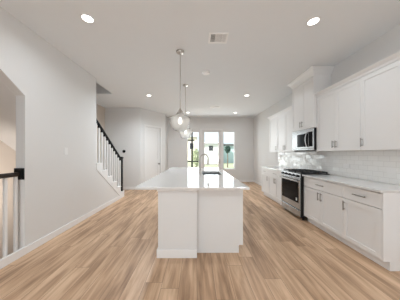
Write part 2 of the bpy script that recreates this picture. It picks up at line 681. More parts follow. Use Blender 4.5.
# white curb under the guard railing of the opening
b = B()
b.box(XL - TW, 0.7, 0, XL, yj, 0.045)
b.box(XL, 0.7, 0, XL + BT, yj, BH)
b.box(XL - 0.02, 0.7, 0.045, XL, yj, BH)
struct(b.build('trim_1', M['trim'], bevel=0.003), 'white curb board under the guard railing')

# ------------------------------------------------------------------ far windows and doors


def window(name, W, label):
    x0, x1, z0, z1 = W
    w = sgroup(name, ((x0 + x1) / 2, YB + 0.08, z0), label)
    f = 0.032
    b = B()
    ya, yb = YB + 0.05, YB + 0.11
    b.box(x0, ya, z0, x0 + f, yb, z1)
    b.box(x1 - f, ya, z0, x1, yb, z1)
    b.box(x0 + f, ya, z1 - f, x1 - f, yb, z1)
    b.box(x0 + f, ya, z0, x1 - f, yb, z0 + f)
    b.build('window_frame', M['frame'], w, bevel=0.003)
    b = B()
    b.box(x0 + f, YB + 0.078, z0 + f, x1 - f, YB + 0.084, z1 - f)
    b.build('window_pane', M['glass'], w)
    b = B()
    b.box(x0 - 0.03, YB - 0.025, z0 - 0.022, x1 + 0.03, YB, z0)
    b.box(x0, YB, z0 - 0.0, x1, YB + 0.05, z0 + 0.006)
    b.build('window_sill', M['trim'], w, bevel=0.003)
    return w


window('window_1', W1, 'narrow window left of the glazed patio door')
window('window_2', W2, 'narrow window right of the glazed patio door')

x0, x1, z0, z1 = DR
d2 = sgroup('door_2', ((x0 + x1) / 2, YB + 0.05, 0), 'glazed patio door with horizontal bars in the far wall')
b = B()
for (a, c) in ((x0 - 0.065, x0), (x1, x1 + 0.065)):
    b.box(a, YB - 0.018, 0, c, YB, z1 + 0.065)
b.box(x0, YB - 0.018, z1, x1, YB, z1 + 0.065)
for (a, c) in ((x0, x0 + 0.03), (x1 - 0.03, x1)):
    b.box(a, YB, 0, c, YB + 0.14, z1)
b.box(x0 + 0.03, YB, z1 - 0.03, x1 - 0.03, YB + 0.14, z1)
b.build('door_frame', M['trim'], d2, bevel=0.003)
gx0, gx1, gz0, gz1 = 0.352, 1.012, 0.30, 2.34
ya, yb = YB + 0.045, YB + 0.09
b = B()
b.box(x0 + 0.032, ya, 0.01, gx0, yb, z1 - 0.032)
b.box(gx1, ya, 0.01, x1 - 0.032, yb, z1 - 0.032)
b.box(gx0, ya, 0.01, gx1, yb, gz0)
b.box(gx0, ya, gz1, gx1, yb, z1 - 0.032)
for zm in (1.80, 1.31, 0.82):
    b.box(gx0, ya, zm - 0.016, gx1, yb, zm + 0.016)
b.build('door_leaf', M['frame'], d2, bevel=0.003)
for (za, zb) in ((0.30, 0.804), (0.836, 1.294), (1.326, 1.784), (1.816, 2.34)):
    b = B()
    b.box(gx0, YB + 0.064, za, gx1, YB + 0.070, zb)
    b.build('glass_lite', M['glass'], d2)
b = B()
b.box(1.055, ya - 0.006, 0.86, 1.093, ya, 1.06)
b.tube([(1.074, ya - 0.006, 0.93), (1.074, ya - 0.05, 0.93), (0.98, ya - 0.055, 0.93)], 0.009, 10)
b.build('door_handle', M['dark_steel'], d2, smooth=True)

# pantry door in the angled wall
d1 = sgroup('door_1', tuple(XF @ Vector((0.6, 0.03, 0))), 'white panelled pantry door in the angled wall')
b = B(XF)
cw = 0.068
b.box(D0 - cw, -0.018, 0, D0, 0, DZ + cw)
b.box(D1, -0.018, 0, D1 + cw, 0, DZ + cw)
b.box(D0, -0.018, DZ, D1, 0, DZ + cw)
b.box(D0, 0, 0, D0 + 0.012, 0.12, DZ)
b.box(D1 - 0.012, 0, 0, D1, 0.12, DZ)
b.box(D0 + 0.012, 0, DZ - 0.012, D1 - 0.012, 0.12, DZ)
b.build('door_casing', M['trim'], d1, bevel=0.003)
b = B(XF)
s0, s1, st = D0 + 0.015, D1 - 0.015, 0.11
yl0, yl1 = 0.018, 0.055
zt = DZ - 0.015
b.box(s0, yl0, 0.008, s0 + st, yl1, zt)
b.box(s1 - st, yl0, 0.008, s1, yl1, zt)
for (za, zb) in ((0.008, 0.22), (0.98, 1.12), (zt - 0.12, zt)):
    b.box(s0 + st, yl0, za, s1 - st, yl1, zb)
for (za, zb) in ((0.22, 0.98), (1.12, zt - 0.12)):
    b.box(s0 + st, yl0 + 0.012, za, s1 - st, yl1 - 0.012, zb)
b.build('door_leaf', M['trim'], d1)
kc = (s1 - 0.06, yl0, 0.915)
b = B(XF)
b.tube([(kc[0], kc[1], kc[2]), (kc[0], kc[1] - 0.012, kc[2])], 0.032, 18)
b.tube([(kc[0], kc[1] - 0.012, kc[2]), (kc[0], kc[1] - 0.04, kc[2])], 0.012, 12)
b.tube([(kc[0], kc[1] - 0.035, kc[2]), (kc[0], kc[1] - 0.045, kc[2]), (kc[0], kc[1] - 0.06, kc[2]), (kc[0], kc[1] - 0.068, kc[2])], 0.027, 18)
b.build('door_knob', M['dark_steel'], d1, smooth=True)

# ------------------------------------------------------------------ staircase
NST = 16
TR, RI = 0.247, 0.185
stair = thing('staircase', 'white staircase rising toward the viewer behind the left wall', 'staircase', ((XW + XL) / 2, 5.34, 0))
for k in range(1, NST + 1):
    y1 = 5.34 - TR * (k - 1)
    xe = XL + 0.012 if y1 - TR > YE - 0.12 else XL - TW - 0.004
    b = B()
    yback = y1 - TR
    if xe > XL and yback < YE + 0.003:
        yback = YE + 0.003
    b.box(XW + 0.004, yback, RI * k - 0.03, xe, y1 + 0.022, RI * k)
    b.build('tread', M['trim'], stair, bevel=0.006)
    b = B()
    xr = XL - 0.012 if y1 > YE else XL - TW - 0.004
    b.box(XW + 0.004, y1 - 0.018, RI * (k - 1) + 0.0, xr, y1, RI * k - 0.03)
    b.build('riser', M['trim'], stair)
# stepped outer stringer, from the floor to the end of the left wall
poly = [(5.16, 0.0), (5.34, 0.0)]
k = 1
y = 5.34
while True:
    poly.append((y, RI * k - 0.031))
    yn = 5.34 - TR * k
    if yn <= YE:
        poly.append((YE + 0.002, RI * k - 0.031))
        break
    poly.append((yn, RI * k - 0.031))
    y = yn
    k += 1
poly.append((YE + 0.002, nose(YE) - 0.32))
b = B()
b.prism(poly, 'x', XL - 0.012, XL + 0.008)
b.build('stringer', M['trim'], stair, bevel=0.002)
# plain boxed underside
b = B()
ya, yb = 1.42, 4.95
b.prism([(ya, nose(ya) - 0.398), (yb, nose(yb) - 0.398), (yb, nose(yb) - 0.36), (ya, nose(ya) - 0.36)], 'x', XW + 0.002, XL - TW - 0.002)
b.build('soffit', M['wall'], stair)

rail = thing('stair_railing', 'black handrail and newel post with white balusters on the staircase', 'railing', (-2.31, 5.25, 0.185))
NX = -2.305


def rz(y):
    return 1.165 + (5.2 - y) * 0.725


b = B()
b.prism([(YE + 0.003, rz(YE) - 0.022), (5.235, rz(5.235) - 0.022), (5.235, rz(5.235) + 0.02), (YE + 0.003, rz(YE) + 0.02)], 'x', NX - 0.03, NX + 0.03)
b.build('handrail', M['black_wood'], rail, bevel=0.008)
b = B()
b.box(NX - 0.031, 5.227, 0.187, NX + 0.031, 5.289, 1.20)
b.box(NX - 0.048, 5.21, 1.185, NX + 0.048, 5.306, 1.205)
b.prism([(NX - 0.042, 1.205), (NX + 0.042, 1.205), (NX + 0.014, 1.235), (NX - 0.014, 1.235)], 'y', 5.217, 5.299)
b.build('newel_post', M['black_wood'], rail, bevel=0.003)
yb = 5.34 - 0.75 * TR
while yb > YE + 0.03:
    k = int((5.34 - yb) / TR) + 1
    b = B()
    b.box(NX - 0.016, yb - 0.016, RI * k + 0.001, NX + 0.016, yb + 0.016, rz(yb) - 0.075)
    bal = b.build('baluster', M['trim'], rail)
    b = B()
    b.box(NX - 0.021, yb - 0.021, rz(yb) - 0.075, NX + 0.021, yb + 0.021, rz(yb) - 0.024)
    b.build('collar', M['black_wood'], bal, label='black collar')
    yb -= TR / 2

# guard railing across the opening at the left edge
guard = thing('guard_railing', 'dark rail on a square black wall plate with white balusters, left edge', 'railing', (-2.33, yj, 0.045))
b = B()
b.box(-2.39, yj - 0.022, 0.985, -2.268, yj - 0.001, 1.135)
b.box(-2.375, yj - 0.034, 1.0, -2.283, yj - 0.022, 1.12)
b.build('wall_plate', M['black_wood'], guard, bevel=0.003)
b = B()
b.prism([(-2.36, 1.032), (-2.295, 1.032), (-2.295, 1.07), (-2.31, 1.085), (-2.345, 1.085), (-2.36, 1.07)], 'y', 0.72, yj - 0.034)
b.build('handrail', M['brown_wood'], guard, bevel=0.004)
for yb in (2.205, 2.085, 1.965, 1.845, 1.725):
    b = B()
    b.box(-2.342, yb - 0.015, 0.046, -2.312, yb + 0.015, 1.031)
    b.build('baluster', M['trim'], guard, bevel=0.002)

# ------------------------------------------------------------------ kitchen cabinets along the right wall
XB = XR - 0.003                       # cabinet backs
XD = 2.10                             # face of base doors
XU = 2.35                             # face of upper doors
G = 0.0022


def shaker(x, y0, y1, z0, z1, fr=0.058, t=0.02, rec=0.009):
    """door leaf facing -x: four rails and a recessed flat panel"""
    b = B()
    b.box(x, y0, z0, x + t, y0 + fr, z1)
    b.box(x, y1 - fr, z0, x + t, y1, z1)
    b.box(x, y0 + fr, z0, x + t, y1 - fr, z0 + fr)
    b.box(x, y0 + fr, z1 - fr, x + t, y1 - fr, z1)
    b.box(x + rec, y0 + fr, z0 + fr, x + t - 0.002, y1 - fr, z1 - fr)
    return b


def pull_v(x, y, z0, z1):
    b = B()
    b.box(x - 0.032, y - 0.006, z0 - 0.012, x - 0.022, y + 0.006, z1 + 0.012)
    for z in (z0 + 0.008, z1 - 0.008):
        b.box(x - 0.023, y - 0.005, z - 0.005, x, y + 0.005, z + 0.005)
    return b


def pull_h(x, y0, y1, z):
    b = B()
    b.box(x - 0.032, y0 - 0.012, z - 0.006, x - 0.022, y1 + 0.012, z + 0.006)
    for y in (y0 + 0.008, y1 - 0.008):
        b.box(x - 0.023, y - 0.005, z - 0.005, x, y + 0.005, z + 0.005)
    return b


def base_unit(y0, y1, ndoors, hinge, label, end=False):
    t = thing('base_cabinet', label, 'cabinet', ((XD + XB) / 2, (y0 + y1) / 2, 0), 'white base cabinets along the right wall')
    b = B()
    b.box(XD + 0.021, y0 + 0.001, 0.105, XB, y1 - 0.001, 0.882)
    b.build('body', M['cabinet'], t)
    b = B()
    b.box(XD + 0.075, y0 + 0.001, 0, XD + 0.09, y1 - 0.001, 0.105)
    b.build('toe_kick', M['cabinet'], t)
    if end:
        b = B()
        b.prism([(XD + 0.001, 0.105), (XD + 0.001, 0.882), (XB, 0.882), (XB, 0), (XD + 0.075, 0), (XD + 0.075, 0.105)], 'y', y0 - 0.016, y0)
        b.build('end_panel', M['cabinet'], t)
    b = B()
    b.box(XD, y0 + G, 0.695, XD + 0.02, y1 - G, 0.872)
    dr = b.build('drawer', M['cabinet'], t, bevel=0.002)
    yc = (y0 + y1) / 2
    pull_h(XD, yc - 0.075, yc + 0.075, 0.785).build('drawer_pull', M['dark_steel'], dr, bevel=0.002, label='dark metal bar pull')
    n = ndoors
    for i in range(n):
        a = y0 + (y1 - y0) * i / n + G
        c = y0 + (y1 - y0) * (i + 1) / n - G
        d = shaker(XD, a, c, 0.112, 0.688).build('door', M['cabinet'], t)
        if n == 2:
            yp = c - 0.03 if i == 0 else a + 0.03
        else:
            yp = a + 0.03 if hinge == 'far' else c - 0.03
        pull_v(XD, yp, 0.535, 0.645).build('door_pull', M['dark_steel'], d, bevel=0.002, label='dark metal bar pull')
    return t


YA, YM, YN = 1.955, 2.475, 3.383
YG0, YG1 = 3.388, 4.152
YP, YQ, YZ = 4.157, 5.072, 5.60
base_unit(YA, YM, 1, 'near', 'single-door white base cabinet at the end of the counter nearest the viewer', end=True)
base_unit(YM, YN, 2, '', 'two-door white base cabinet just right of the steel range')
base_unit(YP, YQ, 2, '', 'two-door white base cabinet just left of the steel range')
base_unit(YQ, YZ, 1, 'far', 'single-door white base cabinet farthest along the wall, toward the windows')


def upper_unit(y0, y1, ndoors, hinge, label, z0=1.372, z1=2.425, xf=XU, zc=2.50, pj=0.045, ends=(False, False), name='wall_cabinet', grp='white wall cabinets above the counter'):
    t = thing(name, label, 'cabinet', ((xf + XB) / 2, (y0 + y1) / 2, z0), grp)
    b = B()
    b.box(xf + 0.021, y0 + 0.001, z0, XB, y1 - 0.001, zc - 0.004)
    b.build('body', M['cabinet'], t)
    n = ndoors
    for i in range(n):
        a = y0 + (y1 - y0) * i / n + G
        c = y0 + (y1 - y0) * (i + 1) / n - G
        d = shaker(xf, a, c, z0 + 0.004, z1 - 0.012).build('door', M['cabinet'], t)
        if n == 2:
            yp = c - 0.03 if i == 0 else a + 0.03
        else:
            yp = a + 0.03 if hinge == 'far' else c - 0.03
        pull_v(xf, yp, z0 + 0.065, z0 + 0.165).build('door_pull', M['dark_steel'], d, bevel=0.002, label='dark metal bar pull')
    # crown moulding: cove profile along the front, returned at open ends
    e0 = y0 - (pj if ends[0] else 0)
    e1 = y1 + (pj if ends[1] else 0)
    h = zc - z1
    prof = [(0.004, 0), (0, 0.012), (-0.12 * pj, 0.03), (-0.45 * pj, h * 0.55), (-0.85 * pj, h * 0.8), (-pj, h * 0.86), (-pj, h)]
    b = B()
    rings = []
    for (dx, dz) in prof:
        p0 = y0 - (-dx if ends[0] else 0) if dx < 0 else y0
        p1 = y1 + (-dx if ends[1] else 0) if dx < 0 else y1
        ring = [(XB, p0, z1 + dz), (xf + dx, p0, z1 + dz), (xf + dx, p1, z1 + dz), (XB, p1, z1 + dz)]
        rings.append([b._v(q) for q in ring])
    for r0, r1 in zip(rings[:-1], rings[1:]):
        for k in range(4):
            b.bm.faces.new((r0[k], r0[(k + 1) % 4], r1[(k + 1) % 4], r1[k]))
    b.bm.faces.new(rings[0][::-1])
    b.bm.faces.new(rings[-1])
    b.build('crown_moulding', M['cabinet'], t)
    return t


upper_unit(YA, YM, 1, 'near', 'single-door white wall cabinet at the right edge of the photo', ends=(True, False))
upper_unit(YM, YN, 2, '', 'two-door white wall cabinet just right of the microwave')
upper_unit(YG0, YG1, 2, '', 'tall protruding white cabinet reaching the ceiling above the microwave', z0=1.845, z1=2.865, xf=2.295, zc=ZC - 0.003, pj=0.08,
           ends=(True, True), grp=None)
upper_unit(YP, YQ, 2, '', 'two-door white wall cabinet just left of the microwave')
upper_unit(YQ, YZ, 1, 'far', 'single-door white wall cabinet farthest along the wall', ends=(False, True))

# backsplash tile
b = B()
b.box(XR - 0.010, YA - 0.015, 0.916, XR, YG0, 1.371)
b.box(XR - 0.010, YG0, 0.60, XR, YG1, 1.395)
b.box(XR - 0.010, YG1, 0.916, XR, YZ, 1.371)
o = b.build('tile_backsplash', M['tile'])
struct(o, 'glossy white tile backsplash above the counters')

for (ya, yb, lab) in ((YA - 0.02, YN + 0.002, 'white stone countertop right of the range'), (YP - 0.002, YZ + 0.015, 'white stone countertop left of the range, toward the windows')):
    b = B()
    b.box(2.068, ya, 0.884, XR - 0.011, yb, 0.914)
    tag(b.build('countertop', M['quartz'], bevel=0.003), lab, 'countertop', 'stone countertops along the right wall')

# ------------------------------------------------------------------ range
rg = thing('gas_range', 'stainless steel gas range with black oven window and cast iron grates', 'stove', (2.33, 3.77, 0))
xf = 2.03
ya, yb = YG0 + 0.003, YG1 - 0.003
b = B()
b.box(xf + 0.016, ya, 0.06, XR - 0.03, yb, 0.905)
b.build('body', M['black_metal'], rg, bevel=0.002, label='black side body')
for (px, py) in ((2.12, ya + 0.05), (2.12, yb - 0.05), (2.56, ya + 0.05), (2.56, yb - 0.05)):
    b = B()
    b.tube([(px, py, 0), (px, py, 0.06)], 0.018, 12)
    b.build('foot', M['black_metal'], rg)
b = B()
b.box(xf + 0.012, ya, 0.905, XR - 0.03, yb, 0.922)
b.build('cooktop', M['black_metal'], rg, bevel=0.003, label='black enamel cooktop')
# front control panel, slightly raked
b = B()
b.prism([(xf + 0.0155, 0.835), (xf - 0.004, 0.835), (xf + 0.012, 0.925), (xf + 0.02, 0.925)], 'y', ya, yb)
cp = b.build('control_panel', M['steel'], rg, bevel=0.003)
for i in range(5):
    yk = ya + 0.085 + i * (yb - ya - 0.17) / 4
    b = B()
    b.tube([(xf + 0.004, yk, 0.878), (xf - 0.008, yk, 0.876)], 0.027, 20)
    b.tube([(xf - 0.008, yk, 0.876), (xf - 0.034, yk, 0.872)], 0.021, 20, 0.018)
    b.build('knob', M['black_metal'], cp, smooth=True)
# oven door
b = B()
b.box(xf, ya + 0.002, 0.215, xf + 0.015, yb - 0.002, 0.828)
dr = b.build('oven_door', M['steel'], rg, bevel=0.004)
b = B()
b.box(xf - 0.003, ya + 0.05, 0.335, xf + 0.001, yb - 0.045, 0.748)
b.build('oven_window', M['black_glass'], dr, bevel=0.001, label='black glass oven window')
b = B()
b.tube([(xf - 0.052, ya + 0.045, 0.782), (xf - 0.052, yb - 0.045, 0.782)], 0.013, 14)
for y in (ya + 0.07, yb - 0.07):
    b.tube([(xf - 0.052, y, 0.782), (xf + 0.001, y, 0.782)], 0.009, 10)
b.build('handle', M['steel'], dr, smooth=True)
b = B()
b.box(xf, ya + 0.002, 0.065, xf + 0.015, yb - 0.002, 0.205)
sd = b.build('storage_drawer', M['steel'], rg, bevel=0.004)
b = B()
b.box(xf - 0.012, ya + 0.05, 0.178, xf + 0.001, yb - 0.05, 0.198)
b.build('drawer_lip', M['steel'], sd, bevel=0.003)
# sticker on the oven glass, bottom corner nearest the viewer
b = B()
b.box(xf - 0.0045, ya + 0.095, 0.375, xf - 0.003, ya + 0.135, 0.43)
b.build('sticker', M['plastic'], dr, label='small white sticker on the glass')
# burners and grates
for (bx, by) in ((2.2, ya + 0.17), (2.2, yb - 0.17), (2.47, ya + 0.17), (2.47, yb - 0.17), (2.335, (ya + yb) / 2)):
    b = B()
    b.lathe((bx, by, 0.922), [(0, 0.018), (0.035, 0.018), (0.04, 0.012), (0.04, 0.008), (0.055, 0.006), (0.055, 0.0)], 20)
    b.build('burner', M['iron'], rg, smooth=True)
gw = (yb - ya - 0.04) / 3
for i in range(3):
    g0 = ya + 0.02 + gw * i + 0.003
    g1 = g0 + gw - 0.006
    b = B()
    zt0, zt1 = 0.948, 0.962
    for x in (2.085, 2.335, 2.585):
        b.box(x - 0.007, g0, zt0, x + 0.007, g1, zt1)
    for y in (g0 + 0.006, (g0 + g1) / 2, g1 - 0.006):
        b.box(2.085, y - 0.006, zt0, 2.585, y + 0.006, zt1)
    for x in (2.16, 2.26, 2.41, 2.51):
        b.box(x - 0.005, g0, zt0, x + 0.005, g1, zt1)
    for x in (2.085, 2.585):
        for y in (g0 + 0.008, g1 - 0.008):
            b.box(x - 0.007, y - 0.007, 0.921, x + 0.007, y + 0.007, zt0)
    b.build('grate', M['iron'], rg)

# ------------------------------------------------------------------ microwave
mw = thing('microwave', 'stainless over-the-range microwave under the tall cabinet', 'microwave', (2.47, 3.77, 1.40))
xm = 2.30
ma, mb_ = YG0 + 0.004, YG1 - 0.004
z0, z1 = 1.402, 1.842
b = B()
b.box(xm + 0.012, ma, z0, XB, mb_, z1)
b.build('body', M['black_metal'], mw, bevel=0.002, label='black side body')
b = B()
ctl = ma + 0.155
b.box(xm, ctl, z0 + 0.03, xm + 0.011, mb_, z1 - 0.035)
md = b.build('door', M['steel'], mw, bevel=0.004)
b = B()
b.box(xm - 0.002, ctl + 0.01, z0 + 0.07, xm + 0.001, mb_ - 0.20, z1 - 0.09)
b.build('door_window', M['black_glass'], md, label='dark glass window')
b = B()
hy = ctl + 0.035
pts = []
for i in range(13):
    t = i / 12
    pts.append((xm - 0.012 - 0.035 * math.sin(PI * t), hy, z0 + 0.06 + (z1 - z0 - 0.125) * t))
b.tube(pts, 0.011, 12)
b.build('handle', M['steel'], md, smooth=True)
b = B()
b.box(xm, ma, z0 + 0.03, xm + 0.011, ctl - 0.002, z1 - 0.035)
pn = b.build('control_panel', M['steel'], mw, bevel=0.003)
b = B()
b.box(xm - 0.002, ma + 0.035, z0 + 0.07, xm + 0.001, ctl - 0.003, z1 - 0.07)
b.build('display', M['black_glass'], pn, label='black glass control display')
b = B()
b.box(xm + 0.002, ma, z1 - 0.033, xm + 0.011, mb_, z1)
for i in range(18):
    yy = ma + 0.05 + i * (mb_ - ma - 0.1) / 17
    b.box(xm, yy - 0.012, z1 - 0.024, xm + 0.003, yy + 0.012, z1 - 0.012)
b.build('top_vent', M['steel'], mw)
b = B()
b.box(xm + 0.002, ma, z0, xm + 0.011, mb_, z0 + 0.028)
b.build('bottom_rail', M['steel'], mw, bevel=0.002)

# ------------------------------------------------------------------ island
IX0, IXM, IX1 = -0.497, 0.0, 0.615
IY0, IY1 = 2.195, 5.06
isl = thing('kitchen_island', 'white kitchen island base under the long stone top', 'island', (0.06, 3.6, 0))
b = B()
b.box(IX0, IY0, 0, IXM, IY1, 0.883)
b.build('knee_wall', M['island'], isl)
b = B()
b.box(IX0 - 0.016, IY0 - 0.016, 0, IXM + 0.0, IY0, 0.105)
b.box(IX0 - 0.016, IY0, 0, IX0, IY1 + 0.016, 0.105)
b.box(IX0, IY1, 0, IXM, IY1 + 0.016, 0.105)
b.build('baseboard', M['trim'], isl, bevel=0.004)
b = B()
b.box(IX0 - 0.012, IY0 - 0.012, 0.845, IXM, IY0, 0.883)
b.box(IX0 - 0.012, IY0, 0.845, IX0, IY1 + 0.012, 0.883)
b.build('top_trim', M['trim'], isl, bevel=0.004)
b = B()
YC = 2.30
b.prism([(IXM + 0.001, 0), (IXM + 0.001, 0.883), (IX1, 0.883), (IX1, 0.105), (IX1 - 0.055, 0.105), (IX1 - 0.055, 0)], 'y', YC, YC + 0.018)
b.build('end_panel', M['island'], isl)
b = B()
b.box(IXM + 0.001, YC + 0.018, 0.105, IX1 - 0.021, 3.30, 0.883)
b.box(IXM + 0.001, 4.10, 0.105, IX1 - 0.021, IY1, 0.883)
b.box(IXM + 0.001, 3.30, 0.105, IX1 - 0.021, 4.10, 0.62)
b.build('cabinet_body', M['island'], isl)
b = B()
b.box(IX1 - 0.07, YC + 0.018, 0, IX1 - 0.055, IY1, 0.105)
b.build('toe_kick', M['island'], isl)
ys = [YC + 0.02, 2.96, 3.30, 3.70, 4.10, 4.70, IY1]
for a, c in zip(ys[:-1], ys[1:]):
    b = B()
    a2, c2 = a + G, c - G
    fr, t = 0.058, 0.02
    x = IX1 - 0.02
    b.box(x, a2, 0.112, x + t, a2 + fr, 0.872)
    b.box(x, c2 - fr, 0.112, x + t, c2, 0.872)
    b.box(x, a2 + fr, 0.112, x + t, c2 - fr, 0.112 + fr)
    b.box(x, a2 + fr, 0.872 - fr, x + t, c2 - fr, 0.872)
    b.box(x, a2 + fr, 0.112 + fr, x + t - 0.009, c2 - fr, 0.872 - fr)
    d = b.build('door', M['island'], isl)
    b = B()
    yp = c2 - 0.03
    b.box(x + t + 0.022, yp - 0.006, 0.70, x + t + 0.032, yp + 0.006, 0.83)
    for z in (0.715, 0.815):
        b.box(x + t, yp - 0.005, z - 0.005, x + t + 0.023, yp + 0.005, z + 0.005)
    b.build('door_pull', M['dark_steel'], d, label='dark metal bar pull')

# island top with the sink cut-out
SX0, SX1, SY0, SY1 = 0.115, 0.505, 3.36, 4.06
CX0, CX1, CY0, CY1 = -0.765, 0.642, 2.10, 5.12
b = B()
gx = [CX0, SX0, SX1, CX1]
gy = [CY0, SY0, SY1, CY1]
vt = {}
for z, tag_ in ((0.884, 'b'), (0.914, 't')):
    for i, xx in enumerate(gx):
        for j, yy in enumerate(gy):
            vt[(i, j, tag_)] = b._v((xx, yy, z))
for i in range(3):
    for j in range(3):
        if i == 1 and j == 1:
            continue
        b.bm.faces.new([vt[(i, j, 't')], vt[(i + 1, j, 't')], vt[(i + 1, j + 1, 't')], vt[(i, j + 1, 't')]])
        b.bm.faces.new([vt[(i, j, 'b')], vt[(i, j + 1, 'b')], vt[(i + 1, j + 1, 'b')], vt[(i + 1, j, 'b')]])
for i in range(3):
    for j in (0, 3):
        b.bm.faces.new([vt[(i, j, 'b')], vt[(i + 1, j, 'b')], vt[(i + 1, j, 't')], vt[(i, j, 't')]])
        b.bm.faces.new([vt[(j, i, 'b')], vt[(j, i + 1, 'b')], vt[(j, i + 1, 't')], vt[(j, i, 't')]])
for (p, q) in (((1, 1), (2, 1)), ((2, 1), (2, 2)), ((2, 2), (1, 2)), ((1, 2), (1, 1))):
    b.bm.faces.new([vt[(*p, 'b')], vt[(*q, 'b')], vt[(*q, 't')], vt[(*p, 't')]])
tag(b.build('countertop', M['quartz'], bevel=0.003), 'long polished white stone top of the kitchen island', 'countertop')

sk = thing('sink', 'stainless undermount sink set into the island top', 'sink', (0.31, 3.71, 0.66))
b = B()
t = 0.006
zb, zt = 0.665, 0.8835
b.box(SX0 - t, SY0 - t, zb, SX1 + t, SY1 + t, zb + t)
b.box(SX0 - t, SY0 - t, zb + t, SX0, SY1 + t, zt)
b.box(SX1, SY0 - t, zb + t, SX1 + t, SY1 + t, zt)
b.box(SX0, SY0 - t, zb + t, SX1, SY0, zt)
b.box(SX0, SY1, zb + t, SX1, SY1 + t, zt)
b.build('bowl', M['steel'], sk)
b = B()
b.lathe((0.31, 3.71, zb + t), [(0, 0.002), (0.03, 0.002), (0.042, 0.005), (0.045, 0.0)], 20)
b.build('drain', M['dark_steel'], sk, smooth=True)

fc = thing('faucet', 'tall gooseneck kitchen faucet beside the island sink', 'faucet', (0.065, 3.62, 0.914))
fx, fy = 0.065, 3.62
b = B()
b.lathe((fx, fy, 0.914), [(0, 0.0), (0.030, 0.0), (0.030, 0.008), (0.024, 0.014), (0.022, 0.10), (0.018, 0.11), (0, 0.11)], 20)
b.build('base', M['nickel'], fc, smooth=True)
b = B()
pts = [(fx, fy, 1.02), (fx, fy, 1.12), (fx, fy, 1.20)]
R = 0.085
for i in range(1, 15):
    a = PI - PI * i / 14
    pts.append((fx + R + R * math.cos(a), fy, 1.225 + R * math.sin(a)))
pts.append((fx + 2 * R, fy, 1.20))
b.tube(pts, 0.0135, 14)
b.build('spout', M['nickel'], fc, smooth=True)
b = B()
b.tube([(fx + 2 * R, fy, 1.205), (fx + 2 * R, fy, 1.19), (fx + 2 * R, fy, 1.12), (fx + 2 * R, fy, 1.10)], 0.019, 16, 0.023)
b.build('spray_head', M['nickel'], fc, smooth=True)
b = B()
b.tube([(fx, fy, 0.98), (fx, fy - 0.035, 0.985), (fx, fy - 0.10, 1.02)], 0.008, 10)
b.build('lever', M['nickel'], fc, smooth=True)

# ------------------------------------------------------------------ pendants
def pendant(x, y, label):
    t = thing('pendant_light', label, 'pendant light', (x, y, 1.70), 'clear glass pendants over the island')
    b = B()
    b.lathe((x, y, ZC), [(0, -0.028), (0.02, -0.028), (0.062, -0.022), (0.066, -0.012), (0.066, 0), (0, 0)], 28)
    b.build('canopy', M['nickel'], t, smooth=True)
    b = B()
    b.tube([(x, y, 2.06), (x, y, ZC - 0.026)], 0.0065, 10)
    b.build('rod', M['nickel'], t, smooth=True)
    b = B()
    b.lathe((x, y, 0), [(0, 2.075), (0.012, 2.075), (0.016, 2.06), (0.05, 2.02), (0.056, 2.005), (0.056, 1.985), (0.024, 1.98), (0.024, 1.925), (0, 1.925)], 24)
    b.build('socket_cap', M['nickel'], t, smooth=True)
    b = B()
    o_ = [(0.058, 1.992), (0.062, 1.975), (0.120, 1.947), (0.164, 1.925), (0.176, 1.900), (0.170, 1.875), (0.146, 1.80), (0.118, 1.728), (0.085, 1.704), (0.0, 1.700)]
    i_ = [(0.0, 1.704), (0.083, 1.708), (0.115, 1.731), (0.142, 1.801), (0.166, 1.875), (0.172, 1.899), (0.161, 1.922), (0.118, 1.943), (0.059, 1.971), (0.055, 1.99)]
    b.lathe((x, y, 0), o_ + i_, 40)
    b.build('glass_shade', M['shade'], t, smooth=True)
    b = B()
    b.lathe((x, y, 0), [(0, 1.926), (0.013, 1.925), (0.015, 1.905), (0.026, 1.88), (0.030, 1.86), (0.026, 1.838), (0.012, 1.825), (0, 1.823)], 20)
    b.build('bulb', M['bulb'], t, smooth=True)


pendant(-0.278, 2.85, 'larger, nearer glass pendant lamp hanging over the island')
pendant(-0.284, 4.25, 'smaller, farther glass pendant lamp hanging over the island')


# ------------------------------------------------------------------ recessed lights, vents, detector
def downlight(x, y, label, watts=21.0):
    t = thing('ceiling_light', label, 'ceiling light', (x, y, ZC), 'recessed ceiling lights')
    b = B()
    b.lathe((x, y, ZC), [(0.077, 0.0), (0.077, -0.004), (0.073, -0.007), (0.063, -0.007), (0.061, 0.0)], 32, closed=True)
    b.build('trim_ring', M['plastic'], t, smooth=True)
    b = B()
    b.lathe((x, y, ZC), [(0, -0.003), (0.0615, -0.003), (0.0615, 0.0)], 32)
    b.build('diffuser', M['lamp'], t)
    d = bpy.data.lights.new('downlight', 'AREA')
    d.shape = 'DISK'
    d.size = 0.13
    d.spread = 2.75
    d.energy = LAMP_W * watts
    d.color = (0.87, 0.945, 1.0)
    l = bpy.data.objects.new('downlight', d)
    C.objects.link(l)
    l.location = (x, y, ZC - 0.012)


downlight(-1.37, 2.155, 'round recessed ceiling light above the left wall, nearest on that side', 8.5)
downlight(1.488, 2.20, 'round recessed ceiling light near the right, above the white wall cabinets', 7.5)
downlight(-1.396, 5.0, 'small recessed ceiling light near the staircase and pantry door', 42.0)
downlight(1.45, 5.0, 'small recessed ceiling light left of the tall cabinet', 10.0)
downlight(-1.37, -1.0, 'added unseen fill light in the ceiling behind the viewer on the left')  # unseen fixture, added to even out the room light
downlight(1.488, -1.0, 'added unseen fill light in the ceiling behind the viewer on the right')  # its unseen twin, likewise added as fill
downlight(-0.37, 7.08, 'tiny recessed ceiling light just right of the far pendant, before the windows', 5.0)
downlight(1.58, 7.08, 'tiny recessed ceiling light before the far wall on the right', 4.0)

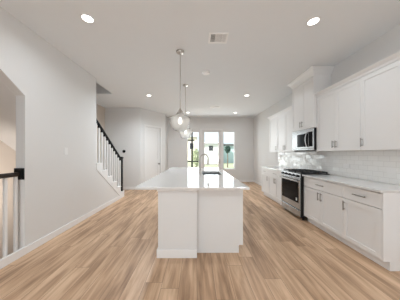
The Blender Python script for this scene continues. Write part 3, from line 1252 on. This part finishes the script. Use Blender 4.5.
vt_ = thing('ceiling_vent', 'rectangular white ceiling vent with louvres near the front pendant', 'vent', (0.31, 2.515, ZC))
vx0, vx1, vy0, vy1 = 0.168, 0.448, 2.405, 2.635
b = B()
b.box(vx0, vy0, ZC - 0.008, vx1, vy0 + 0.028, ZC)
b.box(vx0, vy1 - 0.028, ZC - 0.008, vx1, vy1, ZC)
b.box(vx0, vy0 + 0.028, ZC - 0.008, vx0 + 0.028, vy1 - 0.028, ZC)
b.box(vx1 - 0.028, vy0 + 0.028, ZC - 0.008, vx1, vy1 - 0.028, ZC)
b.build('frame', M['enamel'], vt_, bevel=0.002)
b = B()
b.box(vx0 + 0.028, vy0 + 0.028, ZC - 0.0015, vx0 + 0.092, vy1 - 0.028, ZC)
b.build('slot_shade', M['vent_dark'], vt_, label='dark plate coloured as the shade in an open slot')  # flat closed plate; the slot's inner shade is put into its colour
b = B()
b.box(vx0 + 0.092, vy0 + 0.028, ZC - 0.0015, vx1 - 0.028, vy1 - 0.028, ZC)
b.build('backing', M['vent_grey'], vt_)
n = 14
for i in range(n):
    xx = vx0 + 0.036 + i * (vx1 - vx0 - 0.072) / (n - 1)
    b = B()
    sgn = -1 if i < 4 else (1 if i > 9 else 0)
    w = 0.0055
    b.prism([(xx - w - 0.001, ZC - 0.0018), (xx - w + 0.001 , ZC - 0.0018), (xx + sgn * 0.003 + 0.0025, ZC - 0.0075), (xx + sgn * 0.003 - 0.0005, ZC - 0.0075)], 'y', vy0 + 0.028, vy1 - 0.028)
    b.build('louvre', M['enamel'], vt_)

v2 = thing('ceiling_vent', 'small pale ceiling vent far back, before the windows', 'vent', (0.65, 6.2, ZC))
b = B()
b.box(0.48, 6.08, ZC - 0.008, 0.82, 6.11, ZC)
b.box(0.48, 6.29, ZC - 0.008, 0.82, 6.32, ZC)
b.box(0.48, 6.11, ZC - 0.008, 0.51, 6.29, ZC)
b.box(0.79, 6.11, ZC - 0.008, 0.82, 6.29, ZC)
b.build('frame', M['enamel'], v2, bevel=0.002)
b = B()
b.box(0.51, 6.11, ZC - 0.0015, 0.79, 6.29, ZC)
b.build('backing', M['vent_grey'], v2)
for i in range(9):
    b = B()
    yy = 6.12 + i * 0.02
    b.box(0.51, yy, ZC - 0.007, 0.79, yy + 0.009, ZC - 0.0018)
    b.build('louvre', M['enamel'], v2)

sd_ = thing('smoke_detector', 'faint white round smoke detector on the ceiling right of the pendants', 'smoke detector', (0.19, 3.59, ZC))
b = B()
b.lathe((0.19, 3.59, ZC), [(0, -0.03), (0.055, -0.03), (0.074, -0.024), (0.080, -0.012), (0.082, 0), (0, 0)], 28)
b.build('cover', M['enamel'], sd_, smooth=True)
b = B()
b.lathe((0.19, 3.59, ZC - 0.03), [(0, -0.003), (0.012, -0.003), (0.014, 0.0)], 16)
b.build('button', M['enamel'], sd_, smooth=True)

# ------------------------------------------------------------------ wall fittings
sw = thing('light_switch', 'white rocker light switch on the left wall', 'light switch', (XL, 2.975, 1.37))
b = B()
b.box(XL, 2.935, 1.31, XL + 0.006, 3.012, 1.43)
b.build('plate', M['plastic'], sw, bevel=0.002)
b = B()
b.prism([(XL + 0.006, 1.337), (XL + 0.011, 1.337), (XL + 0.007, 1.37), (XL + 0.0075, 1.403), (XL + 0.006, 1.403)], 'y', 2.957, 2.99)
b.build('rocker', M['plastic'], sw)

th = thing('thermostat', 'round black thermostat on the wall past the staircase', 'thermostat', (-2.69, YF, 1.41))
b = B()
b.tube([(-2.69, YF, 1.412), (-2.69, YF - 0.018, 1.412), (-2.69, YF - 0.024, 1.412)], 0.055, 32)
b.build('dial', M['black_metal'], th, smooth=True)
b = B()
b.tube([(-2.69, YF - 0.024, 1.412), (-2.69, YF - 0.026, 1.412)], 0.045, 32)
b.build('face', M['black_glass'], th)


def outlet(y, z, label):
    x = XR - 0.010
    t = thing('wall_outlet', label, 'outlet', (x, y, z), 'outlets on the tiled wall')
    b = B()
    b.box(x - 0.006, y - 0.058, z - 0.037, x, y + 0.058, z + 0.037)
    b.build('plate', M['plastic'], t, bevel=0.002)
    for s in (-1, 1):
        b = B()
        b.box(x - 0.009, y + s * 0.022 - 0.015, z - 0.016, x - 0.006, y + s * 0.022 + 0.015, z + 0.016)
        b.build('socket', M['plastic'], t, bevel=0.002)


outlet(3.04, 1.11, 'white outlet plate on the tile just right of the range')
outlet(2.33, 1.10, 'white outlet plate on the tile nearest the right photo edge')

# ------------------------------------------------------------------ outside
b = B()
b.box(-40, YB + 0.15, -0.5, 45, 70, -0.12)
struct(b.build('ground', M['grass']), 'green lawn outside the far windows')
b = B()
b.box(-3, YB + 0.15, -0.12, 4, 11.0, -0.04)
struct(b.build('patio', M['concrete']))


def house(name, label, xa, xb, y0, dp, ze, m, roof, rise, win, fascia=0.08):
    t = thing(name, label, 'house', ((xa + xb) / 2, y0, -0.12))
    b = B()
    b.box(xa, y0, -0.12, xb, y0 + dp, ze)
    b.build('wall', m, t)
    b = B()
    yc = y0 + dp / 2
    e = 0.35
    b.prism([(y0 - e, ze + 0.002), (y0 - e, ze + fascia), (yc, ze + rise), (y0 + dp + e, ze + fascia), (y0 + dp + e, ze + 0.002)], 'x', xa - 0.12, xb + 0.12)
    b.build('roof', roof, t)
    for (wx, wz, ww, wh) in win:
        b = B()
        b.box(wx - ww / 2 - 0.06, y0 - 0.04, wz - wh / 2 - 0.06, wx + ww / 2 + 0.06, y0, wz + wh / 2 + 0.06)
        f = b.build('window', M['trim'], t)
        b = B()
        b.box(wx - ww / 2, y0 - 0.05, wz - wh / 2, wx + ww / 2, y0 - 0.04, wz + wh / 2)
        b.build('pane', M['window_dark'], f)


house('house', 'white house with one small dark window, through the glazed door', 0.45, 3.7, 25, 7, 2.75, M['siding_white'], M['roof_pale'], 0.5,
      [(2.03, 2.12, 0.62, 0.72)])
house('house', 'pale blue house with a dark roof edge, through the right window', 4.1, 9.0, 27, 7, 2.55, M['siding_teal'], M['roof'], 0.55, [], 0.26)
house('house', 'pale cream house outside, seen through the left window', -9.0, -0.1, 38, 8, 5.0, M['siding_tan'], M['roof_pale'], 1.2, [(-1.2, 3.0, 0.8, 1.3)])


def tree(label, x, y, h, r, m, zc, seed):
    rnd = random.Random(seed)
    t = thing('tree', label, 'tree', (x, y, -0.12), 'trees outside the far windows')
    b = B()
    b.tube([(x, y, -0.12), (x + 0.03, y, h * 0.4), (x, y, h * 0.75)], 0.07, 8, 0.03)
    b.build('trunk', M['bark'], t)
    b = B()
    for i in range(420):
        while True:
            p = Vector((rnd.uniform(-1, 1), rnd.uniform(-1, 1), rnd.uniform(-1, 1)))
            if 0.3 < p.length < 1:
                break
        c = Vector((x + p.x * r, y + p.y * r, zc + p.z * (h - zc)))
        n = Vector((rnd.uniform(-1, 1), rnd.uniform(-1, 1), rnd.uniform(-1, 1))).normalized()
        a = n.orthogonal().normalized()
        q = n.cross(a)
        s = rnd.uniform(0.07, 0.14)
        b.faces([c + a * s, c + q * s * 0.6, c - a * s, c - q * s * 0.6], [(0, 1, 2, 3)])
    b.build('crown', m, t)


tree('low green tree outside, through the left window', -0.12, 17.0, 1.95, 0.36, M['leaf'], 1.0, 2)
tree('dark small tree outside, through the right window', 3.19, 18.0, 2.15, 0.26, M['leaf_dark'], 1.78, 5)

ps = thing('patio_post', 'black metal post with crossbars just outside the left window', 'post', (-0.275, 9.6, -0.04))
b = B()
b.box(-0.32, 9.56, -0.04, -0.23, 9.64, 2.75)
b.build('upright', M['black_metal'], ps)
b = B()
b.box(-0.52, 9.565, 2.04, -0.14, 9.635, 2.11)
b.build('crossbar', M['black_metal'], ps)
b = B()
b.box(-0.55, 9.565, 0.86, 0.08, 9.635, 0.92)
b.build('lower_crossbar', M['black_metal'], ps)

# assumed warm light inside the lower stairwell, added without any lamp fixture
area_light('assumed_stairwell_light', (-2.50, 1.85, 0.65), (0, PI / 2, -0.75), 0.3, 0.3, 12, (1.0, 0.90, 0.81), 2.0)
